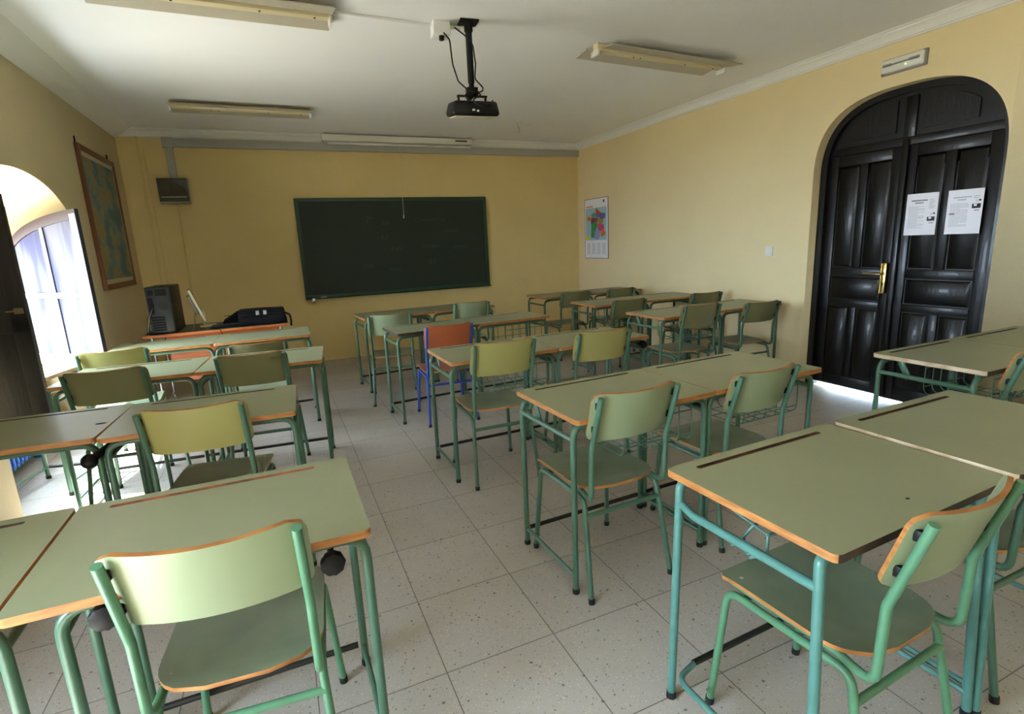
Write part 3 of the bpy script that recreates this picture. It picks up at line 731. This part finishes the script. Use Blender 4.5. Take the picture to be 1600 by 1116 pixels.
def bag(name, label, loc, L_, Dp, H, rz, slope, strap=True):
    t = thing(name, label, 'bag', loc, math.radians(rz))
    bm = bmesh.new(); box(bm, 0, L_, 0, Dp, 0, H, bev=.02)
    bmesh.ops.subdivide_edges(bm, edges=[e for e in bm.edges if e.calc_length() > .08], cuts=4, use_grid_fill=True)
    rnd = random.Random(3)
    for v in bm.verts:
        k = v.co.x/L_
        v.co.z *= 1 - slope*(1-min(1, k*2.2)) ; 
        if v.co.z > H*.5: v.co.y += (Dp*.5-v.co.y)*.22; v.co.z += rnd.uniform(-.004, .004)
        v.co.x += (L_/2-v.co.x)*.06*(v.co.z/H)
    obj('body', mesh_from(bm, name, 'bag'), t)
    obj('zip', tubeme('zip', 'black', dict(pts=[(.02, .006, H*.72), (L_-.02, .006, H*.72)], r=.003, n=6)), t)
    if strap:
        bm = bmesh.new(); tube(bm, [(L_-.02, .04, H*.7), (L_+.03, .03, H*.5), (L_+.035, -.01, .02), (L_+.03, -.02, -.03)], .009, rad=.03, n=8)
        obj('strap', mesh_from(bm, 'strap', 'bag'), t)
        for k in (.38, .53): obj('buckle', boxme('buckle', 'grey', (L_*k, L_*k+.03, .0, .012, H*.66, H*.92), bev=.003), t)
    return t
bag('laptop_bag', 'black padded case with grey buckles at the right end of the teacher table', (-.375, 5.46, .752), .42, .22, .145, 1, 0)
bag('soft_bag', 'flat black soft bag sagging behind the keyboard', (-.52, 5.74, .752), .32, .24, .115, 2, .75, False)

# ------------------------------------------------------------------ chalkboard
bx0, bx1, bz0, bz1 = .308, 2.808, .815, 2.045
cb = thing('chalkboard', 'long dark green chalkboard hanging on the yellow front wall', 'chalkboard', (0, YF-.03, 0))
bm = bmesh.new(); box(bm, bx0+.03, bx1-.03, -.0, .028, bz0+.03, bz1-.03); obj('writing_surface', mesh_from(bm, 'writing_surface', 'board'), cb)
for nm, b in (('frame_rail', (bx0, bx1, -.012, .03, bz1-.045, bz1)), ('frame_rail', (bx0, bx1, -.012, .03, bz0, bz0+.045)), ('frame_rail', (bx0, bx0+.045, -.012, .03, bz0+.045, bz1-.045)), ('frame_rail', (bx1-.045, bx1, -.012, .03, bz0+.045, bz1-.045))):
    obj(nm, boxme(nm, 'board_frame', b, bev=.003), cb)
obj('chalk_tray', boxme('chalk_tray', 'board_frame', (bx0, bx1, -.06, -.012, bz0-.004, bz0+.008), bev=.003), cb)
tag(obj('chalk_piece', tubeme('chalk_piece', 'white', ([(bx0+.18, YF-.065, bz0+.015), (bx0+.25, YF-.065, bz0+.015)], .0065))), 'white chalk stick lying in the left end of the chalkboard tray', 'chalk')
tag(obj('wall_hook', boxme('wall_hook', 'chrome', (bx0+.07, bx0+.11, YF-.11, YF-.092, bz0-.045, bz0+.012), bev=.004)), 'small steel clip hanging below the chalkboard left corner', 'hook')
def text_mesh(s, size, m, name):
    cu = bpy.data.curves.new(name, 'FONT'); cu.body = s; cu.size = size; cu.extrude = .0004; cu.shear = .25; cu.resolution_u = 3
    o = bpy.data.objects.new(name, cu); C.objects.link(o)
    dg = bpy.context.evaluated_depsgraph_get(); me = bpy.data.meshes.new_from_object(o.evaluated_get(dg)); bpy.data.objects.remove(o)
    me.materials.clear(); me.materials.append(MAT[m]); return me
for s_, px, pz, sz_ in (('2\u00ba', 1.13, 1.74, .10), ('ays', 1.33, 1.70, .09), ('4,5', 1.3, 1.51, .09), ('\u2014 4,45', 1.30, 1.36, .09), ('yres', 1.05, 1.17, .08), ('lom', 1.38, 1.10, .10),
                        ('Comment as', 1.78, 1.73, .08), ('alleurs', 2.17, 1.58, .08), ('Tempo', 1.83, 1.38, .09), ('temps', 2.28, 1.36, .09), ('RE', 1.92, 1.16, .10)):
    o = obj('chalk_writing', text_mesh(s_, sz_, 'chalk', 'chalk_writing'), cb); o.location = (px, -.002, pz); o.rotation_euler = (PI/2, 0, 0)

# ------------------------------------------------------------------ projection screen, trunking, wall box
ps = thing('projection_screen_case', 'long cream roll-down screen case mounted high above the chalkboard', 'screen', (0, YF, 0))
obj('case', boxme('screen_case', 'screen_cream', (.70, 2.60, -.20, -.10, 2.69, 2.765), bev=.008), ps)
obj('screen_bar', boxme('screen_bar', 'white', (.76, 2.58, -.185, -.14, 2.655, 2.675), bev=.004), ps)
obj('vent', boxme('vent', 'black', (2.36, 2.52, -.202, -.199, 2.725, 2.742)), ps)
for x_ in (.72, 2.57): obj('bracket', boxme('bracket', 'white', (x_, x_+.02, -.16, -.0, 2.70, 2.80), bev=.002), ps)
pcord = obj('pull_cord', tubeme('pull_cord', 'beige', ([(1.64, -.11, 2.66), (1.62, -.11, 1.80)], .003), ([(1.62, -.11, 1.82), (1.62, -.11, 1.775)], .008)), ps)
wd = thing('cable_trunking', 'grey cable trunking running along the top of the front wall', 'trunking', (0, YF, 0))
obj('duct', boxme('duct', 'duct', (-.88, XR, -.045, 0, 2.60, 2.692), bev=.003), wd)
obj('elbow', boxme('elbow', 'duct', (-.965, -.86, -.05, 0, 2.59, 2.70), bev=.003), wd)
obj('drop_duct', boxme('drop_duct', 'duct', (-.945, -.87, -.04, 0, 2.26, 2.60), bev=.003), wd)
obj('joint_cover', boxme('joint_cover', 'duct', (.30, .32, -.048, 0, 2.597, 2.695), bev=.002), wd)
wb = thing('wall_device_box', 'clear fronted box of dark equipment under the grey trunking', 'electrical box', (-1.065, YF-.12, 2.0))
obj('back_shell', boxme('back_shell', 'grey', (0, .29, .10, .12, 0, .26), (0, .29, .0, .12, 0, .008), (0, .29, .0, .12, .252, .26), (0, .008, 0, .12, 0, .26), (.282, .29, 0, .12, 0, .26)), wb)
obj('equipment', boxme('equipment', 'black', (.02, .27, .03, .10, .03, .07), (.03, .12, .02, .10, .09, .20), (.14, .25, .04, .10, .10, .22), bev=.006), wb)
obj('cover', boxme('box_cover', 'smoke', (.002, .288, -.004, -.001, .002, .258)), wb)
obj('cover_strip', boxme('cover_strip', 'duct', (.02, .27, -.009, -.004, .055, .064), (.0, .29, -.008, -.004, 0, .01)), wb)

# ------------------------------------------------------------------ ceiling things
def fluorescent(label, x0, y0, L_, deg, dx=0):
    t = thing('fluorescent_fixture', label, 'ceiling light', (x0, y0, ZC-.001), math.radians(deg), 'fluorescent reflectors on the ceiling')
    for s in (-1, 1):
        bm = bmesh.new()
        P = [(s*.03, -.028), (s*.06, -.03), (s*.168, -.046), (s*.170, -.053), (s*.06, -.038), (s*.03, -.034)]
        off = dx*s
        V = [[bm.verts.new((xx, y, z)) for y, z in P] for xx in (0+off, L_+off)]
        for v in V: bm.faces.new(v)
        for k in range(6): bm.faces.new((V[0][k], V[0][(k+1) % 6], V[1][(k+1) % 6], V[1][k]))
        obj('reflector_wing', mesh_from(bm, 'reflector_wing', 'lampmetal', False), t)
    b = obj('batten', boxme('batten', 'lampcream', (.01, L_-.01, -.03, .03, -.052, 0), bev=.004), t)
    bm = bmesh.new()
    for k in (.28, .33, .68, .92): lathe(bm, [(.006, -.056), (.006, -.05)], 10, 'Z', (L_*k, 0, 0))
    obj('screws', mesh_from(bm, 'screws', 'pc_side'), b)
    for xx in (.0, L_-.02): obj('lamp_holder', boxme('lamp_holder', 'white', (xx, xx+.02, -.045, .045, -.085, -.045), bev=.004), t)
    return t
fluorescent('ceiling fluorescent fixture at the top left, nearest the camera', -.73, 3.56, 1.22, 1)
fluorescent('ceiling fluorescent fixture at the far left, in front of the projection screen', -.70, 5.96, 1.22, 1)
fluorescent('ceiling fluorescent fixture on the right, slightly turned, wings askew', 2.31, 3.60, 1.30, 3.5, -.045)
pj = thing('projector', 'black projector hanging on a pole from the ceiling', 'projector', (1.31, 3.5, ZC), math.radians(-6))
obj('ceiling_plate', boxme('ceiling_plate', 'black', (-.06, .06, -.05, .05, -.012, 0), bev=.003), pj)
obj('pole', tubeme('pole', 'black', ([(0, 0, -.01), (0, 0, -.36)], .021), ([(0, 0, -.34), (0, 0, -.43)], .017), ([(0, 0, -.005), (0, 0, -.06)], .027)), pj)
bm = bmesh.new(); box(bm, -.10, .10, -.012, .012, -.445, -.435, bev=.002); box(bm, -.012, .012, -.09, .09, -.446, -.436, bev=.002); box(bm, -.035, .035, -.03, .03, -.44, -.39, bev=.004)
for sx_ in (-1, 1): tube(bm, [(sx_*.09, 0, -.44), (sx_*.09, 0, -.47)], .008)
obj('bracket', mesh_from(bm, 'proj_bracket', 'black'), pj)
bm = bmesh.new(); box(bm, -.155, .155, -.12, .12, -.560, -.470, bev=.022)
for v in bm.verts:
    if v.co.z > -.52: v.co.x *= .93; v.co.y *= .93
bd = obj('body', mesh_from(bm, 'proj_body', 'black'), pj)
th_ = math.radians(9); bd.rotation_euler = (th_, 0, 0); bd.location = (0, -.46*math.sin(th_), -.46+.46*math.cos(th_)-.004)
bm = bmesh.new(); lathe(bm, [(.035, .11), (.038, .135), (.03, .135), (.028, .12)], 20, 'Y', (-.08, 0, -.52)); obj('lens', mesh_from(bm, 'lens', 'pc_side'), bd)
obj('base_plate', boxme('proj_under', 'beige', (-.135, .135, -.10, .10, -.566, -.558), bev=.002), bd, 'pale underside')
obj('connector', boxme('connector', 'white', (-.03, -.015, -.128, -.118, -.53, -.52), (.0, .012, -.128, -.118, -.535, -.525)), bd)
obj('cable', tubeme('cable', 'black', dict(pts=[(-.16, .0, -.075), (-.13, -.02, -.12), (-.12, -.02, -.26), (-.09, -.02, -.36), (-.02, -.03, -.42), (.05, -.10, -.45), (-.05, -.14, -.50), (.05, -.15, -.55), (.11, -.14, -.53), (.10, -.12, -.49)], r=.0045, rad=.04, n=6)), pj)
obj('cable', tubeme('cable', 'black', dict(pts=[(-.09, .0, -.04), (-.03, -.02, -.09), (.018, -.02, -.14), (.03, -.02, -.25), (.02, -.02, -.34), (.06, -.06, -.40), (.04, -.12, -.44), (-.08, -.12, -.46), (-.06, -.13, -.5)], r=.0045, rad=.04, n=6)), pj)
jb = thing('junction_box', 'white plastic junction box on the ceiling beside the projector pole', 'box', (1.15, 3.58, ZC), math.radians(-6))
bm = bmesh.new(); box(bm, -.055, .055, -.055, .055, -.08, 0, bev=.005); obj('housing', mesh_from(bm, 'jb_housing', 'white'), jb)
obj('cable_gland', tubeme('gland', 'black', ([(-.0, -.02, -.075), (-.0, -.02, -.105)], .016)), jb)
obj('side_conduit', tubeme('side_conduit', 'white', ([(.05, 0, -.02), (.13, 0, -.02)], .010)), jb)
tag(obj('ceiling_cable', tubeme('ceiling_cable', 'white', dict(pts=[(.50, 3.57, ZC-.008), (1.10, 3.60, ZC-.008)], r=.005, n=6), dict(pts=[(.50, 3.59, ZC-.006), (1.10, 3.62, ZC-.006)], r=.004, n=6))), 'thin white cable along the ceiling to the junction box', 'cable')
ck = thing('ceiling_hook', 'small brass ceiling hook with a loose wire past the projector', 'hook', (2.80, 6.03, ZC))
obj('rose', tubeme('rose', 'white', ([(0, 0, -.012), (0, 0, 0)], .014)), ck); obj('wire', tubeme('wire', 'brass', dict(pts=[(0, 0, -.01), (.01, 0, -.05), (.03, .01, -.09), (.02, .02, -.12)], r=.004, rad=.02, n=6), dict(pts=[(0, 0, -.012), (.12, .02, -.03), (.2, .03, -.02)], r=.0015, n=5)), ck)

# ------------------------------------------------------------------ wall pictures
def facing_x(t):  # local x runs along -world y (left to right as seen), z up, y=0 on the wall
    pass
fm = thing('framed_map', 'tall brown-framed blue map hanging on the left wall', 'map', (XL+.03, 5.69, 0), math.radians(90))
# local x -> world +y, local y -> world -x ; wall at local y=.03
mw, mz0, mz1 = 1.12, 1.145, 2.372
for b in ((0, .05, 0, .03, mz0, mz1), (mw-.05, mw, 0, .03, mz0, mz1), (.05, mw-.05, 0, .03, mz1-.05, mz1), (.05, mw-.05, 0, .03, mz0, mz0+.05)):
    obj('frame_rail', boxme('map_frame', 'mapframe', b, bev=.004), fm)
for x_ in (.02, mw-.15): obj('hanger', tubeme('hanger', 'black', ([(x_, .02, mz1-.01), (x_, .02, mz1+.05)], .006)), fm)
def map_mat():
    m = bpy.data.materials.new('old_relief_map_print'); m.use_nodes = True; nt = m.node_tree; N = nt.nodes.new; L = nt.links.new; b = nt.nodes['Principled BSDF']; b.inputs['Roughness'].default_value = .5
    tc = N('ShaderNodeTexCoord'); mp = N('ShaderNodeMapping'); mp.inputs['Scale'].default_value = (.7, 1, 1.1); mp.inputs['Location'].default_value = (3.1, 0, 1.7); L(tc.outputs['Object'], mp.inputs[0])
    n = N('ShaderNodeTexNoise'); n.inputs['Scale'].default_value = 4.2; n.inputs['Detail'].default_value = 6; n.inputs['Distortion'].default_value = 0; L(mp.outputs[0], n.inputs['Vector'])
    cr = N('ShaderNodeValToRGB'); e = cr.color_ramp.elements; e[0].position = .40; e[0].color = lin('38606c'); e[1].position = .72; e[1].color = lin('94804f')
    for p, c in ((.47, '56797a'), (.515, '6c8278'), (.525, '8a8463'), (.6, '807a55')): q = e.new(p); q.color = lin(c)
    L(n.outputs['Fac'], cr.inputs[0]); L(cr.outputs[0], b.inputs['Base Color']); return m
MAT['mapprint'] = map_mat()
obj('map_margin', boxme('map_margin', 'beige', (.045, mw-.045, .012, .024, mz0+.045, mz1-.045)), fm, 'pale paper margin')
obj('map_print', boxme('map_print', 'mapprint', (.085, mw-.085, .009, .0121, mz0+.09, mz1-.09)), fm)

fr = thing('france_map_poster', 'white poster with a colourful map of France on the right wall', 'poster', (XR-.006, 7.02, 0), math.radians(-90))
# local x -> world -y ; local y -> world +x
pw, pz0, pz1 = .60, 1.13, 1.965
obj('sheet', boxme('sheet', ['paper', 'ink_dark'], (0, pw, 0, .005, pz0, pz1), (-.006, 0, -.001, .005, pz0-.006, pz1+.006, 1), (pw, pw+.006, -.001, .005, pz0-.006, pz1+.006, 1), (0, pw, -.001, .005, pz0-.006, pz0, 1), (0, pw, -.001, .005, pz1, pz1+.006, 1)), fr)
for i, (nm, c) in enumerate((('sea', '9dc3cf'), ('c_red', 'd8492c'), ('c_green', '2f8a4b'), ('c_teal', '5f9a86'), ('c_violet', '6a5a96'), ('c_orange', 'e0682e'), ('c_brown', '8c4a32'), ('c_olive', 'a08050'), ('c_pink', 'c8427a'), ('c_lilac', '8f92c4'), ('c_yellow', 'd8d23c'), ('c_plum', '6a3f58'), ('c_blue', '4a74a8'))):
    MAT[nm] = mat('print_'+nm, c, .6)
def poly(name, m, pts, y):
    bm = bmesh.new(); v = [[bm.verts.new((x, yy, z)) for x, z in pts] for yy in (y, y-.0012)]
    for q in v: bm.faces.new(q)
    for k in range(len(pts)): bm.faces.new((v[0][k], v[0][(k+1) % len(pts)], v[1][(k+1) % len(pts)], v[1][k]))
    return mesh_from(bm, name, m, False)
mp_ = obj('map_print', boxme('sea', 'sea', (.025, pw-.03, -.0012, .0, 1.385, 1.84)), fr)
U = lambda a, b: (.025 + a*.545, 1.385 + b*.455)
for nm, c, P in (
    ('region', 'c_red', ((.50, 1.0), (.62, .92), (.72, .84), (.68, .80), (.55, .78), (.50, .86))),
    ('region', 'c_teal', ((.27, .80), (.36, .84), (.48, .86), (.54, .78), (.50, .72), (.32, .70))),
    ('region', 'c_blue', ((.52, .79), (.66, .80), (.66, .70), (.52, .70))),
    ('region', 'c_violet', ((.66, .80), (.72, .84), (.95, .80), (.93, .66), (.78, .62), (.66, .68))),
    ('region', 'c_orange', ((.05, .70), (.14, .76), (.30, .70), (.27, .60), (.12, .62))),
    ('region', 'c_plum', ((.27, .60), (.30, .70), (.44, .70), (.42, .54), (.26, .50))),
    ('region', 'c_brown', ((.44, .70), (.60, .69), (.58, .54), (.42, .54))),
    ('region', 'c_olive', ((.60, .69), (.78, .63), (.88, .58), (.80, .48), (.60, .48))),
    ('region', 'c_green', ((.28, .50), (.42, .54), (.56, .53), (.56, .40), (.44, .24), (.40, .06), (.26, .10))),
    ('region', 'c_pink', ((.56, .52), (.62, .48), (.86, .48), (.90, .34), (.72, .26), (.58, .34))),
    ('region', 'c_lilac', ((.44, .24), (.56, .36), (.70, .26), (.68, .08), (.56, .0), (.40, .06))),
    ('region', 'c_orange', ((.74, .26), (.90, .32), (.95, .18), (.82, .10), (.72, .14))),
    ('region', 'c_yellow', ((.0, .0), (.2, .0), (.2, .14), (.0, .14)))):
    obj(nm, poly(nm, c, [U(*p) for p in P], -.0012), mp_)
bm = bmesh.new()
for cx in range(4):
    for k in range(9): box(bm, .05+.135*cx, .05+.135*cx+.085, -.001, .0, 1.335-.018*k, 1.340-.018*k)
obj('legend_print', mesh_from(bm, 'legend', 'ink', False), fr)
obj('title_print', boxme('title_print', 'c_orange', (.04, .22, -.001, 0, 1.853, 1.868)), fr)
obj('emblem_print', tubeme('emblem', 'c_plum', ([(.50, -.001, 1.92), (.50, .0, 1.92)], .022)), fr)

em = thing('emergency_light', 'rectangular emergency light on the right wall above the black door', 'light', (XR-.05, 2.805, 2.485), math.radians(-90))
obj('base_plate', boxme('em_base', 'grey', (0, .31, .03, .05, 0, .11), bev=.008), em)
obj('cover', boxme('em_cover', 'white', (.012, .298, 0, .035, .01, .10), bev=.012), em)
obj('tube_lamp', tubeme('em_tube', 'chrome', ([(.04, -.003, .058), (.27, -.003, .058)], .006)), em)
obj('lens_bar', boxme('em_bar', 'grey', (.03, .09, -.006, 0, .05, .07), (.21, .28, -.006, 0, .05, .07), bev=.002), em)
MAT['led'] = mat('led_green', '9be03a', .4); MAT['led'].node_tree.nodes['Principled BSDF'].inputs['Emission Color'].default_value = (.4, 1, .1, 1); MAT['led'].node_tree.nodes['Principled BSDF'].inputs['Emission Strength'].default_value = 2
obj('indicator', tubeme('em_led', 'led', ([(.19, -.004, .035), (.19, .0, .035)], .004)), em)
sw = thing('light_switch', 'white light switch on the right wall left of the door', 'switch', (XR-.012, 3.76, 1.175), math.radians(-90))
obj('plate', boxme('sw_plate', 'white', (0, .085, 0, .012, 0, .085), bev=.003), sw); obj('rocker', boxme('sw_rocker', 'white', (.02, .065, -.004, 0, .02, .065), bev=.002), sw)

def notice(label, y_left, z0, kind):
    t = thing('notice_sheet', label, 'notice', (XD-.024, y_left, z0), math.radians(-90), None)
    obj('sheet', boxme('notice_paper', 'paper', (0, .212, .0, .0012, 0, .30)), t)
    bm = bmesh.new(); bp2 = bmesh.new(); rnd = random.Random(kind+5); k = 0
    z = .255
    if kind == 0:
        for z_ in (.245, .228): 
            x = .035 if z_ > .24 else .06
            while x < (.14 if z_ > .24 else .11): w_ = rnd.uniform(.004, .008); box(bm, x, x+w_, -.0006, 0, z_, z_+.009, mi=1); x += w_+.003
    else:
        for z_ in (.245, .228):
            x = .035 if z_ > .24 else .06
            while x < (.14 if z_ > .24 else .11): w_ = rnd.uniform(.004, .008); box(bm, x, x+w_, -.0006, 0, z_, z_+.007, mi=0); x += w_+.003
    zz = .205
    while zz > .05:
        x = .02; xe = .125 if rnd.random() > .2 else .08
        while x < xe: w_ = rnd.uniform(.006, .018); box(bm, x, min(x+w_, xe+.005), -.0006, 0, zz, zz+.0022); x += w_+.003
        zz -= .0085
    for k in range(6 if kind == 0 else 2): box(bm, .155, rnd.uniform(.175, .195), -.0006, 0, .25-.012*k, .253-.012*k)
    py = .10 if kind == 0 else .17
    box(bp2, .15, .20, -.0006, 0, py, py+.03, mi=1); box(bp2, .16, .178, -.0007, 0, py+.014, py+.028, mi=2); box(bm, .165, .195, -.0006, 0, py-.016, py-.012, mi=1)
    tube(bm, [(.175+.006*math.cos(a), -.0003, py+.05+.006*math.sin(a)) for a in [PI*j/5 for j in range(10)]], .001, n=4, closed=True)
    lathe(bm, [(.007, -.0006), (.007, 0)], 12, 'Y', (.193, 0, py+.053), mi=1)
    if kind: box(bm, .018, .05, -.0007, 0, .135, .142, mi=1)
    obj('printed_text', mesh_from(bm, 'printed_text', ['ink', 'ink_dark', 'paper'], False), t)
    obj('printed_photo', mesh_from(bp2, 'printed_photo', ['ink', 'ink_dark', 'paper'], False), t)
    return t
notice('left of the two white notices taped to the black door, dark heading', 2.592, 1.325, 0)
notice('right of the two white notices taped to the black door, faint heading', 2.32, 1.325, 1)
